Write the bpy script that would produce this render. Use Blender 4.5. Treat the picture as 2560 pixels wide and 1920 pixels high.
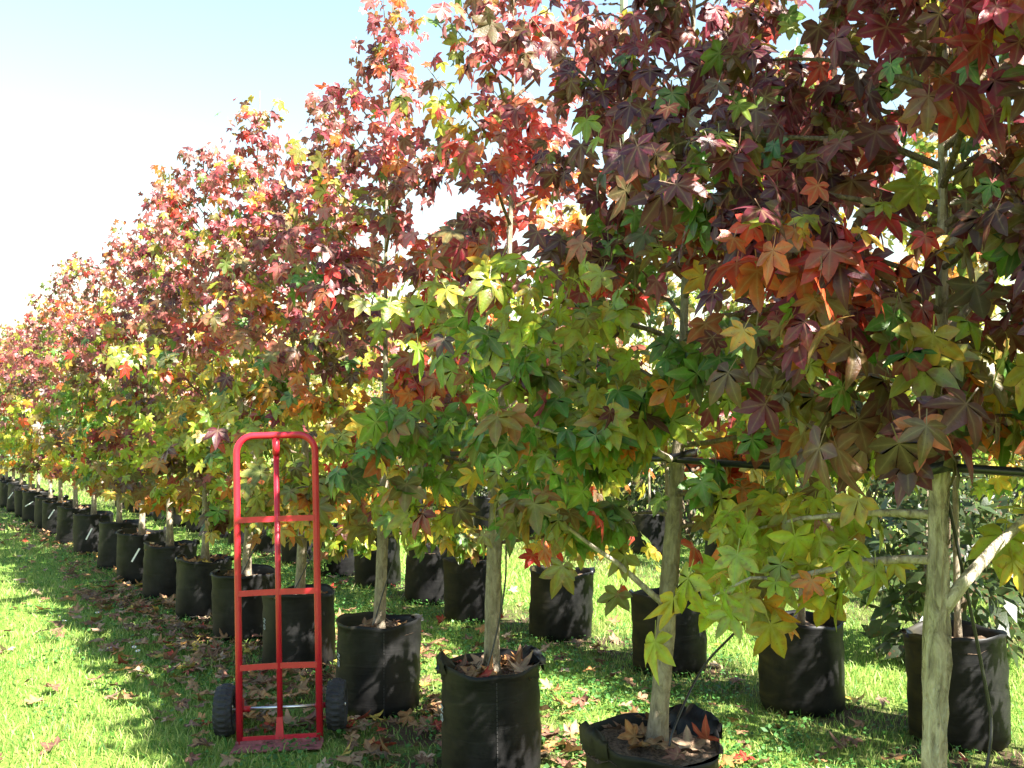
import bpy, math
import numpy as np
from mathutils import Vector, Matrix, Quaternion

R = math.radians
scene = bpy.context.scene
for o in list(bpy.data.objects):
    bpy.data.objects.remove(o)

# ------------------------------------------------------------------ camera
cam = bpy.data.cameras.new("camera")
cam.lens = 35.0
cam.sensor_width = 36.0
cam.clip_start = 0.05
cam.clip_end = 3000
cam_o = bpy.data.objects.new("camera", cam)
scene.collection.objects.link(cam_o)
CAMZ = 1.35
cam_o.location = (0, 0, CAMZ)
cam_o.rotation_euler = (R(90 + 2.69), 0, 0)
scene.camera = cam_o

# ------------------------------------------------------------------ sky, sun, exposure
SUN_EL = R(45)
SUN_H = Vector((0.735, -0.678)).normalized()
S = Vector((SUN_H.x * math.cos(SUN_EL), SUN_H.y * math.cos(SUN_EL), math.sin(SUN_EL)))
world = bpy.data.worlds.new("World")
scene.world = world
world.use_nodes = True
wn = world.node_tree.nodes
sky = wn.new("ShaderNodeTexSky")
sky.sky_type = 'NISHITA'
sky.sun_disc = False
sky.sun_elevation = SUN_EL
sky.sun_rotation = math.atan2(SUN_H.x, SUN_H.y)
sky.air_density = 2.0
sky.dust_density = 0.3
sky.ozone_density = 2.5
wn["Background"].inputs["Strength"].default_value = 0.050
world.node_tree.links.new(sky.outputs[0], wn["Background"].inputs["Color"])
sun = bpy.data.lights.new("sun", 'SUN')
sun.energy = 5.0
sun.angle = R(0.53)
sun.color = (1.0, 0.945, 0.86)
sun_o = bpy.data.objects.new("sun", sun)
sun_o.rotation_euler = (-S).to_track_quat('-Z', 'Y').to_euler()
sun_o.location = S * 30
scene.collection.objects.link(sun_o)
scene.view_settings.view_transform = 'Standard'
scene.view_settings.look = 'None'
scene.view_settings.gamma = 1.0
scene.view_settings.use_curve_mapping = False
scene.view_settings.exposure = 2.6
scene.cycles.max_bounces = 6
scene.cycles.diffuse_bounces = 2
scene.cycles.transparent_max_bounces = 8
scene.cycles.use_denoising = True

COL = scene.collection

# ------------------------------------------------------------------ helpers
def link(o, parent=None):
    COL.objects.link(o)
    if parent is not None:
        o.parent = parent
    return o

def tag(o, label=None, cat=None, group=None, kind=None):
    if label: o["label"] = label
    if cat: o["category"] = cat
    if group: o["group"] = group
    if kind: o["kind"] = kind
    return o

def empty(name, loc=(0, 0, 0)):
    o = bpy.data.objects.new(name, None)
    o.empty_display_size = 0.1
    o.location = loc
    return link(o)

def tri_mesh(name, V, T, mat, cols=None, vein=None, smooth=True):
    V = np.asarray(V, np.float32); T = np.asarray(T, np.int32)
    me = bpy.data.meshes.new(name)
    me.vertices.add(len(V)); me.vertices.foreach_set("co", V.ravel())
    me.loops.add(len(T) * 3); me.loops.foreach_set("vertex_index", T.ravel())
    me.polygons.add(len(T))
    me.polygons.foreach_set("loop_start", np.arange(0, len(T) * 3, 3, dtype=np.int32))
    me.update(calc_edges=True)
    if smooth:
        me.polygons.foreach_set("use_smooth", np.ones(len(T), bool))
    if cols is not None:
        a = me.attributes.new("leafcol", 'FLOAT_COLOR', 'POINT')
        c = np.ones((len(V), 4), np.float32); c[:, :3] = cols
        a.data.foreach_set("color", c.ravel())
    if vein is not None:
        a = me.attributes.new("vein", 'FLOAT', 'POINT')
        a.data.foreach_set("value", np.asarray(vein, np.float32))
    me.materials.append(mat)
    return me

class MB:
    def __init__(s): s.v = []; s.f = []; s.sm = []
    def add(s, V, F, smooth=False):
        b = len(s.v)
        s.v += [tuple(p) for p in V]
        s.f += [tuple(i + b for i in q) for q in F]
        s.sm += [smooth] * len(F)
        return s
    def box(s, c, d, rot=None):
        V = []
        for sx in (-.5, .5):
            for sy in (-.5, .5):
                for sz in (-.5, .5):
                    p = Vector((sx * d[0], sy * d[1], sz * d[2]))
                    if rot is not None: p = rot @ p
                    V.append((p.x + c[0], p.y + c[1], p.z + c[2]))
        return s.add(V, [(0, 1, 3, 2), (4, 6, 7, 5), (0, 4, 5, 1), (2, 3, 7, 6), (0, 2, 6, 4), (1, 5, 7, 3)])
    def tube(s, pts, rad, n=8, cap=True, closed=False, smooth=True, jag=None):
        P = [Vector(p) for p in pts]; m = len(P)
        if not hasattr(rad, '__len__'): rad = [rad] * m
        V = []; F = []
        up = Vector((0, 0, 1)); prev = None
        for i, p in enumerate(P):
            if closed: t = P[(i + 1) % m] - P[i - 1]
            else: t = P[min(i + 1, m - 1)] - P[max(i - 1, 0)]
            t.normalize()
            if prev is None:
                a = Vector((1, 0, 0)) if abs(t.x) < .8 else Vector((0, 1, 0))
                u = (a - t * a.dot(t)).normalized()
            else:
                u = (prev - t * prev.dot(t)).normalized()
            prev = u; w = t.cross(u)
            for k in range(n):
                an = 2 * math.pi * k / n
                r = rad[i] * (jag(i, k) if jag else 1)
                V.append(p + (u * math.cos(an) + w * math.sin(an)) * r)
        for i in range(m if closed else m - 1):
            j = (i + 1) % m
            for k in range(n):
                l = (k + 1) % n
                F.append((i * n + k, i * n + l, j * n + l, j * n + k))
        if cap and not closed:
            F.append(tuple(range(n - 1, -1, -1))); F.append(tuple((m - 1) * n + k for k in range(n)))
        return s.add(V, F, smooth)
    def mesh(s, name, mat):
        me = bpy.data.meshes.new(name)
        me.from_pydata(s.v, [], s.f)
        me.polygons.foreach_set("use_smooth", np.array(s.sm, bool))
        me.materials.append(mat)
        me.update()
        return me
    def build(s, name, mat, parent=None, loc=None):
        o = bpy.data.objects.new(name, s.mesh(name, mat))
        if loc: o.location = loc
        return link(o, parent)

# ------------------------------------------------------------------ materials
def mat(name):
    m = bpy.data.materials.new(name); m.use_nodes = True
    nt = m.node_tree
    return m, nt, nt.nodes, nt.links, nt.nodes["Principled BSDF"]

def ramp(nodes, stops):
    r = nodes.new("ShaderNodeValToRGB")
    e = r.color_ramp.elements
    while len(e) < len(stops): e.new(0.5)
    for el, (p, c) in zip(e, stops):
        el.position = p; el.color = (*c, 1)
    return r

def noise(nt, vec, scale, detail=3, rough=.55, dist=0):
    n = nt.nodes.new("ShaderNodeTexNoise")
    n.inputs["Scale"].default_value = scale; n.inputs["Detail"].default_value = detail
    n.inputs["Roughness"].default_value = rough; n.inputs["Distortion"].default_value = dist
    if vec is not None: nt.links.new(vec, n.inputs["Vector"])
    return n

def mapping(nt, vec, scale=(1, 1, 1), rot=(0, 0, 0)):
    m = nt.nodes.new("ShaderNodeMapping")
    m.inputs["Scale"].default_value = scale; m.inputs["Rotation"].default_value = rot
    nt.links.new(vec, m.inputs["Vector"])
    return m.outputs[0]

def mix(nt, fac, a, b, blend='MIX'):
    m = nt.nodes.new("ShaderNodeMix"); m.data_type = 'RGBA'; m.blend_type = blend
    for sock, val in ((m.inputs[0], fac), (m.inputs[6], a), (m.inputs[7], b)):
        if isinstance(val, (int, float)): sock.default_value = val
        elif isinstance(val, tuple): sock.default_value = (*val, 1)
        else: nt.links.new(val, sock)
    return m.outputs[2]

def bump(nt, height, strength, dist=.01):
    b = nt.nodes.new("ShaderNodeBump")
    b.inputs["Strength"].default_value = strength; b.inputs["Distance"].default_value = dist
    nt.links.new(height, b.inputs["Height"])
    return b.outputs[0]

def leaf_mat(name, single, transl=.52, rough=.42, spec=.9, dry=False):
    m, nt, N, L, p = mat(name)
    if single:
        oi = N.new("ShaderNodeObjectInfo"); base = oi.outputs["Color"]
    else:
        a = N.new("ShaderNodeAttribute"); a.attribute_name = "leafcol"; base = a.outputs["Color"]
    ve = N.new("ShaderNodeAttribute"); ve.attribute_name = "vein"
    geo = N.new("ShaderNodeNewGeometry")
    nb = noise(nt, geo.outputs["Position"], 22, 3, .6)
    r1 = ramp(N, [(.3, (.62, .62, .62)), (.7, (1.3, 1.3, 1.3))]); L.new(nb.outputs[0], r1.inputs[0])
    c = mix(nt, 1.0, base, r1.outputs[0], 'MULTIPLY')
    nb2 = noise(nt, geo.outputs["Position"], 38, 2, .5)
    r2 = ramp(N, [(.60, (0, 0, 0)), (.70, (.5, .5, .5))]); L.new(nb2.outputs[0], r2.inputs[0])
    c = mix(nt, r2.outputs[0], c, (.20, .045, .03) if not dry else (.10, .045, .02))
    edge = mix(nt, ve.outputs["Fac"], (1.28, .78, .72) if not dry else (.75, .7, .65), (.88, 1.12, .95))
    c = mix(nt, .8, c, edge, 'MULTIPLY')
    nb3 = noise(nt, geo.outputs["Position"], 210, 2, .5)
    r3 = ramp(N, [(.66, (0, 0, 0)), (.72, (.7, .7, .7))]); L.new(nb3.outputs[0], r3.inputs[0])
    c = mix(nt, r3.outputs[0], c, (.07, .03, .018))
    vp = N.new("ShaderNodeMath"); vp.operation = 'POWER'; L.new(ve.outputs["Fac"], vp.inputs[0]); vp.inputs[1].default_value = 9
    vm = N.new("ShaderNodeMath"); vm.operation = 'MULTIPLY'; L.new(vp.outputs[0], vm.inputs[0]); vm.inputs[1].default_value = .35
    c = mix(nt, vm.outputs[0], c, (.45, .30, .14))
    bf = N.new("ShaderNodeMath"); bf.operation = 'MULTIPLY'; L.new(geo.outputs["Backfacing"], bf.inputs[0]); bf.inputs[1].default_value = .14
    c2 = mix(nt, bf.outputs[0], c, (.30, .26, .17))
    L.new(c2, p.inputs["Base Color"])
    p.inputs["Roughness"].default_value = rough
    p.inputs["Specular IOR Level"].default_value = spec
    bn = noise(nt, geo.outputs["Position"], 160, 2, .6)
    L.new(bump(nt, bn.outputs[0], .35, .004), p.inputs["Normal"])
    tr = N.new("ShaderNodeBsdfTranslucent")
    g = N.new("ShaderNodeGamma"); g.inputs[1].default_value = .82; L.new(c, g.inputs[0])
    L.new(g.outputs[0], tr.inputs["Color"])
    ms = N.new("ShaderNodeMixShader"); ms.inputs[0].default_value = transl
    L.new(p.outputs[0], ms.inputs[1]); L.new(tr.outputs[0], ms.inputs[2])
    L.new(ms.outputs[0], N["Material Output"].inputs["Surface"])
    return m

M_LEAF = leaf_mat("leaf_blades", False)
M_LEAF1 = leaf_mat("leaf_blade", True)
M_DRY = leaf_mat("dry_leaves", False, .15, .6, .3, True)
M_DRY1 = leaf_mat("dry_leaf", True, .15, .6, .3, True)

def grass_mat():
    m, nt, N, L, p = mat("grass_blades")
    a = N.new("ShaderNodeAttribute"); a.attribute_name = "leafcol"
    L.new(a.outputs["Color"], p.inputs["Base Color"])
    p.inputs["Roughness"].default_value = .5; p.inputs["Specular IOR Level"].default_value = .35
    tr = N.new("ShaderNodeBsdfTranslucent"); L.new(a.outputs["Color"], tr.inputs["Color"])
    ms = N.new("ShaderNodeMixShader"); ms.inputs[0].default_value = .4
    L.new(p.outputs[0], ms.inputs[1]); L.new(tr.outputs[0], ms.inputs[2])
    L.new(ms.outputs[0], N["Material Output"].inputs["Surface"])
    return m
M_GRASS = grass_mat()

# row geometry: U runs along the rows (away from the camera), NV across them
U = np.array([-.535, .845]); U /= np.linalg.norm(U)
NV = np.array([U[1], -U[0]])

def ground_mat():
    m, nt, N, L, p = mat("lawn_ground")
    geo = N.new("ShaderNodeNewGeometry"); pos = geo.outputs["Position"]
    n1 = noise(nt, pos, 3.0, 5, .65)
    n2 = noise(nt, pos, 45, 4, .7)
    g = ramp(N, [(.25, (.07, .13, .02)), (.55, (.17, .27, .045)), (.8, (.32, .35, .10))]); L.new(n2.outputs[0], g.inputs[0])
    s = ramp(N, [(.25, (.035, .024, .014)), (.6, (.085, .058, .034)), (.85, (.17, .12, .075))]); L.new(n2.outputs[0], s.inputs[0])
    # worn soil along the two rows of bags
    dot = N.new("ShaderNodeVectorMath"); dot.operation = 'DOT_PRODUCT'
    L.new(pos, dot.inputs[0]); dot.inputs[1].default_value = (NV[0], NV[1], 0)
    fac = None
    for c, w in ((2.13, .75), (3.85, .6), (6.3, .8)):
        a = N.new("ShaderNodeMath"); a.operation = 'SUBTRACT'; L.new(dot.outputs["Value"], a.inputs[0]); a.inputs[1].default_value = c
        b = N.new("ShaderNodeMath"); b.operation = 'ABSOLUTE'; L.new(a.outputs[0], b.inputs[0])
        d = N.new("ShaderNodeMapRange"); L.new(b.outputs[0], d.inputs[0])
        d.inputs[1].default_value = 0.15; d.inputs[2].default_value = w; d.inputs[3].default_value = 1; d.inputs[4].default_value = 0
        if fac is None: fac = d.outputs[0]
        else:
            x = N.new("ShaderNodeMath"); x.operation = 'MAXIMUM'; L.new(fac, x.inputs[0]); L.new(d.outputs[0], x.inputs[1]); fac = x.outputs[0]
    nn = N.new("ShaderNodeMath"); nn.operation = 'MULTIPLY_ADD'; L.new(n1.outputs[0], nn.inputs[0]); nn.inputs[1].default_value = 1.8; nn.inputs[2].default_value = -.55
    ff = N.new("ShaderNodeMath"); ff.operation = 'MULTIPLY'; ff.use_clamp = True; L.new(fac, ff.inputs[0]); L.new(nn.outputs[0], ff.inputs[1])
    ff2 = N.new("ShaderNodeMath"); ff2.operation = 'MULTIPLY'; ff2.use_clamp = True; L.new(ff.outputs[0], ff2.inputs[0]); ff2.inputs[1].default_value = 2.2
    L.new(mix(nt, ff2.outputs[0], g.outputs[0], s.outputs[0]), p.inputs["Base Color"])
    p.inputs["Roughness"].default_value = .95; p.inputs["Specular IOR Level"].default_value = .15
    L.new(bump(nt, n2.outputs[0], .9, .03), p.inputs["Normal"])
    return m

def bark_mat(name, c0, c1, c2, rough_scale=1.0):
    m, nt, N, L, p = mat(name)
    tc = N.new("ShaderNodeTexCoord")
    v = mapping(nt, tc.outputs["Object"], (48 * rough_scale, 48 * rough_scale, 20 * rough_scale))
    n1 = noise(nt, v, 1, 5, .65, .6)
    n2 = noise(nt, tc.outputs["Object"], 14, 3, .6)
    r = ramp(N, [(.3, c0), (.5, c1), (.72, c2)]); L.new(n1.outputs[0], r.inputs[0])
    r2 = ramp(N, [(.3, (.75, .74, .72)), (.7, (1.15, 1.15, 1.12))]); L.new(n2.outputs[0], r2.inputs[0])
    L.new(mix(nt, 1.0, r.outputs[0], r2.outputs[0], 'MULTIPLY'), p.inputs["Base Color"])
    p.inputs["Roughness"].default_value = .85; p.inputs["Specular IOR Level"].default_value = .25
    L.new(bump(nt, n1.outputs[0], 1.0, .018), p.inputs["Normal"])
    return m
M_BARK = bark_mat("grey_tan_bark", (.15, .12, .085), (.27, .225, .165), (.40, .345, .265))
M_CORK = bark_mat("corky_bark", (.14, .11, .08), (.44, .38, .29), (.64, .58, .48), .8)
M_TWIG = bark_mat("twig_bark", (.10, .075, .05), (.20, .15, .10), (.30, .24, .17), 2)

def bag_mat():
    m, nt, N, L, p = mat("black_woven_plastic")
    tc = N.new("ShaderNodeTexCoord"); oi = N.new("ShaderNodeObjectInfo")
    ob = tc.outputs["Object"]
    off = N.new("ShaderNodeVectorMath"); off.operation = 'ADD'; L.new(ob, off.inputs[0]); L.new(oi.outputs["Location"], off.inputs[1])
    nz = noise(nt, mapping(nt, off.outputs[0], (3.0, 3.0, 15)), 1.3, 3, .55, .8)      # horizontal wrinkles
    n3 = noise(nt, off.outputs[0], 9, 4, .65)
    wv = N.new("ShaderNodeTexWave"); wv.wave_type = 'BANDS'; wv.bands_direction = 'Z'; wv.inputs["Scale"].default_value = 95
    L.new(ob, wv.inputs["Vector"])
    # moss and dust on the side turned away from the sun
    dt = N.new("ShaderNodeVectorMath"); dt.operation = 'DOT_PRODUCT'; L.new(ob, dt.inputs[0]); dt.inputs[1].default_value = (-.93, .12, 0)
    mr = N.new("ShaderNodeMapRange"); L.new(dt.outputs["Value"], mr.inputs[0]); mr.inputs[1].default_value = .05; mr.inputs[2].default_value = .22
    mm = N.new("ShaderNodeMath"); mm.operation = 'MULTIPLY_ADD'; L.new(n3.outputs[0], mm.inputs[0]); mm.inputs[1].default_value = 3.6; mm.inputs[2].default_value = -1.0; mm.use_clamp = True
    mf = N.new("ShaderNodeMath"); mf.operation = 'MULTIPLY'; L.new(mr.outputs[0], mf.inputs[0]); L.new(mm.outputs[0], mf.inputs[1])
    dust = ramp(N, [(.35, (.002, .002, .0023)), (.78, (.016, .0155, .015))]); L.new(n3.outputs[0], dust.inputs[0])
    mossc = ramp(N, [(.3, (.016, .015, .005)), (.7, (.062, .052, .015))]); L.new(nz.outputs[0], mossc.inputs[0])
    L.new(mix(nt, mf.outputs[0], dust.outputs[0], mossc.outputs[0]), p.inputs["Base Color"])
    rr = N.new("ShaderNodeMapRange"); L.new(mf.outputs[0], rr.inputs[0]); rr.inputs[3].default_value = .46; rr.inputs[4].default_value = .9
    L.new(rr.outputs[0], p.inputs["Roughness"])
    ad = N.new("ShaderNodeMath"); ad.operation = 'MULTIPLY_ADD'; L.new(wv.outputs["Fac"], ad.inputs[0]); ad.inputs[1].default_value = .035; L.new(nz.outputs[0], ad.inputs[2])
    L.new(bump(nt, ad.outputs[0], .26, .012), p.inputs["Normal"])
    p.inputs["Specular IOR Level"].default_value = .22
    return m
M_BAG = bag_mat()

def simple_mat(name, col, rough=.5, spec=.5, metal=0, var=.25, scale=12, bmp=0):
    m, nt, N, L, p = mat(name)
    tc = N.new("ShaderNodeTexCoord")
    n = noise(nt, tc.outputs["Object"], scale, 4, .6)
    lo = tuple(c * (1 - var) for c in col); hi = tuple(min(1, c * (1 + var)) for c in col)
    r = ramp(N, [(.3, lo), (.7, hi)]); L.new(n.outputs[0], r.inputs[0])
    L.new(r.outputs[0], p.inputs["Base Color"])
    p.inputs["Roughness"].default_value = rough; p.inputs["Specular IOR Level"].default_value = spec
    p.inputs["Metallic"].default_value = metal
    if bmp: L.new(bump(nt, n.outputs[0], bmp, .01), p.inputs["Normal"])
    return m
M_SOIL = simple_mat("bark_chip_mix", (.14, .095, .062), .95, .2, var=.75, scale=90, bmp=1)
M_RED = simple_mat("red_paint", (.47, .014, .030), .36, .5, var=.12, scale=9)
_nt = M_RED.node_tree; _tc = _nt.nodes.new("ShaderNodeTexCoord")
_n = noise(_nt, _tc.outputs["Object"], 55, 5, .7); _r = ramp(_nt.nodes, [(.64, (0, 0, 0)), (.70, (.75, .75, .75))]); _nt.links.new(_n.outputs[0], _r.inputs[0])
_p = _nt.nodes["Principled BSDF"]; _src = _p.inputs["Base Color"].links[0].from_socket
_nt.links.new(mix(_nt, _r.outputs[0], _src, (.16, .022, .022)), _p.inputs["Base Color"])
M_TOE = simple_mat("scuffed_red_plate", (.24, .075, .075), .7, .4, var=.5, scale=30, bmp=.3)
M_STEEL = simple_mat("zinc_steel", (.62, .62, .64), .32, .5, 1, .15)
M_TYRE = simple_mat("tyre_rubber", (.022, .022, .025), .75, .4, var=.4, scale=30)
M_BLACK = simple_mat("black_poly", (.012, .012, .013), .35, .5)
M_WHITE = simple_mat("white_plastic_tag", (.78, .78, .78), .5, .4, var=.06)
M_PRINT = simple_mat("faded_white_print", (.30, .32, .32), .8, .2, var=.6, scale=120)
M_POST = simple_mat("weathered_post", (.46, .41, .35), .85, .2, var=.2, scale=20, bmp=.3)
M_SEAM = simple_mat("seam_thread", (.04, .038, .036), .7, .3, var=.4, scale=60)
M_CULM = simple_mat("bamboo_culm", (.34, .33, .11), .5, .4, var=.35, scale=3)

# ------------------------------------------------------------------ ground
g = MB()
gs = 40
xs = [-900, -200, -60, -25, -12, -6, -3, 0, 3, 6, 12, 25, 60, 200, 900]
ys = [-900, -200, -40, -12, -4, 0, 3, 6, 9, 14, 22, 40, 80, 250, 900]
gv = [(x, y, 0) for y in ys for x in xs]
gf = [(j * 15 + i, j * 15 + i + 1, j * 15 + i + 16, j * 15 + i + 15) for j in range(14) for i in range(14)]
g.add(gv, gf)
go = g.build("lawn", ground_mat())
tag(go, "mown green lawn under and around the rows of trees", None, None, "structure")

# ------------------------------------------------------------------ leaf shapes
def leaf_template(rng, hi):
    ang = [0, 52, -52, 106, -106]
    ln = [1.0, .88 * rng.uniform(.93, 1.05), .88 * rng.uniform(.93, 1.05), .62 * rng.uniform(.85, 1.15), .62 * rng.uniform(.85, 1.15)]
    order = [4, 2, 0, 1, 3]
    sin_ang = [-150, -80, -27, 27, 80, 150]
    k_ = rng.uniform(.80, 1.15); sin_r = [.20, .37 * k_, .45 * k_, .45 * k_, .37 * k_, .20]
    V = [(0, 0, 0)]; vein = [1.0]; T = []
    def pol(a, r): return (r * math.sin(R(a)), r * math.cos(R(a)))
    si = []
    for a, r in zip(sin_ang, sin_r):
        x, y = pol(a, r * rng.uniform(.88, 1.12)); si.append(len(V)); V.append((x, y, .02)); vein.append(0)
    fold = rng.uniform(-.05, .26); dleaf = rng.uniform(.08, .55); wk = rng.uniform(.74, 1.02)
    for li, l in enumerate(order):
        a = ang[l] + rng.uniform(-5, 5); Lh = ln[l]
        ux, uy = pol(a, 1); vx, vy = uy, -ux          # v points clockwise (towards greater angle)
        dr = dleaf * rng.uniform(.6, 1.4); tw = rng.uniform(-.12, .12)
        def pt(t, s):
            z = -dr * (t * Lh) ** 2 + fold * abs(s) + tw * s * 3 * t
            return (ux * t * Lh + vx * s, uy * t * Lh + vy * s, z)
        w1 = .245 * wk * (.6 + .4 * Lh) * rng.uniform(.88, 1.1); w2 = .155 * wk * (.6 + .4 * Lh)
        left, right = si[li], si[li + 1]
        if hi:
            ids = {}
            for nm, t, s, v in (('m1', .48, 0, 1), ('m2', .76, 0, 1), ('tip', 1, 0, .7), ('r1', .52, w1, 0), ('r2', .77, w2, 0), ('l1', .52, -w1, 0), ('l2', .77, -w2, 0)):
                ids[nm] = len(V); V.append(pt(t, s)); vein.append(v)
            for sd, sn, flip in (('r', right, False), ('l', left, True)):
                q = [(0, ids[sd + '1'], sn), (0, ids['m1'], ids[sd + '1']), (ids['m1'], ids[sd + '2'], ids[sd + '1']),
                     (ids['m1'], ids['m2'], ids[sd + '2']), (ids['m2'], ids['tip'], ids[sd + '2'])]
                T += [t[::-1] if flip else t for t in q]
        else:
            b = len(V)
            for t, s, v in ((.6, 0, 1), (1, 0, .7), (.58, w1, 0), (.58, -w1, 0)):
                V.append(pt(t, s)); vein.append(v)
            T += [(0, b + 2, right), (0, b, b + 2), (b, b + 1, b + 2), (0, left, b + 3), (0, b + 3, b), (b, b + 3, b + 1)]
    b = len(V)
    w = .016
    V += [(-w, .02, 0), (w, .02, 0), (w, -.5, .10), (-w, -.5, .10)]; vein += [1, 1, 1, 1]
    T += [(b, b + 2, b + 1), (b, b + 3, b + 2)]
    V = np.array(V); V[:, :3] /= 1.39      # unit = leaf width
    T = np.array(T)[:, ::-1]
    return V, T, np.array(vein)

rt = np.random.default_rng(7)
TPL_HI = [leaf_template(rt, True) for _ in range(14)]
TPL_LO = [leaf_template(rt, False) for _ in range(10)]
def dry_template(rng):
    V, T, v = leaf_template(rng, True)
    k = rng.uniform(.4, 1.3); a = rng.uniform(0, 6.28)
    d = V[:, 0] * math.cos(a) + V[:, 1] * math.sin(a)
    V = V.copy(); V[:, 2] = V[:, 2] * .6 + k * d * d * 1.1 + rng.normal(0, .03, len(V))
    V[-4:, 2] = np.minimum(V[-4:, 2], .1)
    return V, T, v
TPL_DRY = [dry_template(rt) for _ in range(12)]
MESH_HI = [tri_mesh("leaf", *t[:2], M_LEAF1, vein=t[2]) for t in TPL_HI]
MESH_DRY = [tri_mesh("fallen_leaf", *t[:2], M_DRY1, vein=t[2]) for t in TPL_DRY]

def norm(a): return a / np.maximum(np.linalg.norm(a, axis=-1, keepdims=True), 1e-9)

def frames(d, n):
    y = norm(d); z = n - (n * y).sum(-1, keepdims=True) * y; z = norm(z); x = np.cross(y, z)
    return np.stack([x, y, z], axis=-1)       # columns

def join_leaves(name, tpls, pos, rot, scl, col, which, material, parent=None):
    Vs = []; Ts = []; Cs = []; Ve = []; base = 0
    for k, (V, T, ve) in enumerate(tpls):
        idx = np.nonzero(which == k)[0]
        if not len(idx): continue
        W = np.einsum('lij,vj->lvi', rot[idx], V) * scl[idx][:, None, None] + pos[idx][:, None, :]
        nv = len(V)
        Vs.append(W.reshape(-1, 3)); Cs.append(np.repeat(col[idx], nv, axis=0)); Ve.append(np.tile(ve, len(idx)))
        Ts.append((T[None] + (np.arange(len(idx)) * nv)[:, None, None] + base).reshape(-1, 3)); base += nv * len(idx)
    me = tri_mesh(name, np.concatenate(Vs), np.concatenate(Ts), material, np.concatenate(Cs), np.concatenate(Ve))
    return link(bpy.data.objects.new(name, me), parent)

PAL = np.array([
    (.085, .014, .028),   # 0 plum
    (.220, .026, .052),   # 1 wine
    (.500, .028, .020),   # 2 red
    (.600, .165, .018),   # 3 orange
    (.640, .420, .040),   # 4 yellow
    (.330, .420, .030),   # 5 yellow green
    (.075, .220, .020),   # 6 green
    (.040, .145, .042),   # 7 blue green
    (.140, .060, .034),   # 8 brown plum
    (.190, .190, .028),   # 9 olive
    (.430, .125, .130),   # 10 rose
])
W_TOP = np.array([.13, .25, .06, .02, .02, .09, .04, .00, .06, .06, .27])
W_MID = np.array([.11, .13, .03, .03, .04, .31, .12, .02, .05, .09, .07])
W_LOW = np.array([.05, .05, .05, .09, .13, .28, .21, .04, .04, .06, .00])

W_TOP2 = np.array([.30, .18, .05, .03, .02, .05, .09, .02, .15, .07, .04])
W_MID2 = np.array([.27, .12, .07, .04, .05, .15, .13, .02, .10, .05, .00])
W_TOP3 = np.array([.08, .22, .16, .07, .01, .04, .03, .00, .05, .04, .30])
def pal_weights(h, W_TOP=W_TOP, W_MID=W_MID):
    if h > 2.0: w = W_TOP
    elif h > 1.6: w = W_TOP * (h - 1.6) / .4 + W_MID * (2.0 - h) / .4
    elif h > 1.2: w = W_MID * (h - 1.2) / .4 + W_LOW * (1.6 - h) / .4
    else: w = W_LOW
    return w / w.sum()

def crown_radius(h, H, h0, rmax):
    t = (h - h0) / (H - h0)
    if t < .12: return rmax * (.72 + .28 * t / .12)
    if t < .34: return rmax
    return rmax * max(.07, 1 - ((t - .34) / .66) ** .72 * .95)

def project(p):
    a = R(2.69); y = p[..., 1]; z = p[..., 2] - CAMZ
    dep = y * math.cos(a) + z * math.sin(a); up = -y * math.sin(a) + z * math.cos(a)
    return p[..., 0] / dep * 2150 + 1106, 830 - up / dep * 2150, dep

def trunk_axis(rng, H, lean, wob):
    ph = rng.uniform(0, 6.28, 4)
    def f(h):
        t = h / H
        return Vector((lean[0] * h + wob * (math.sin(2.1 * h + ph[0]) - math.sin(ph[0])) , lean[1] * h + wob * (math.sin(1.7 * h + ph[1]) - math.sin(ph[1])), h))
    return f

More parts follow.
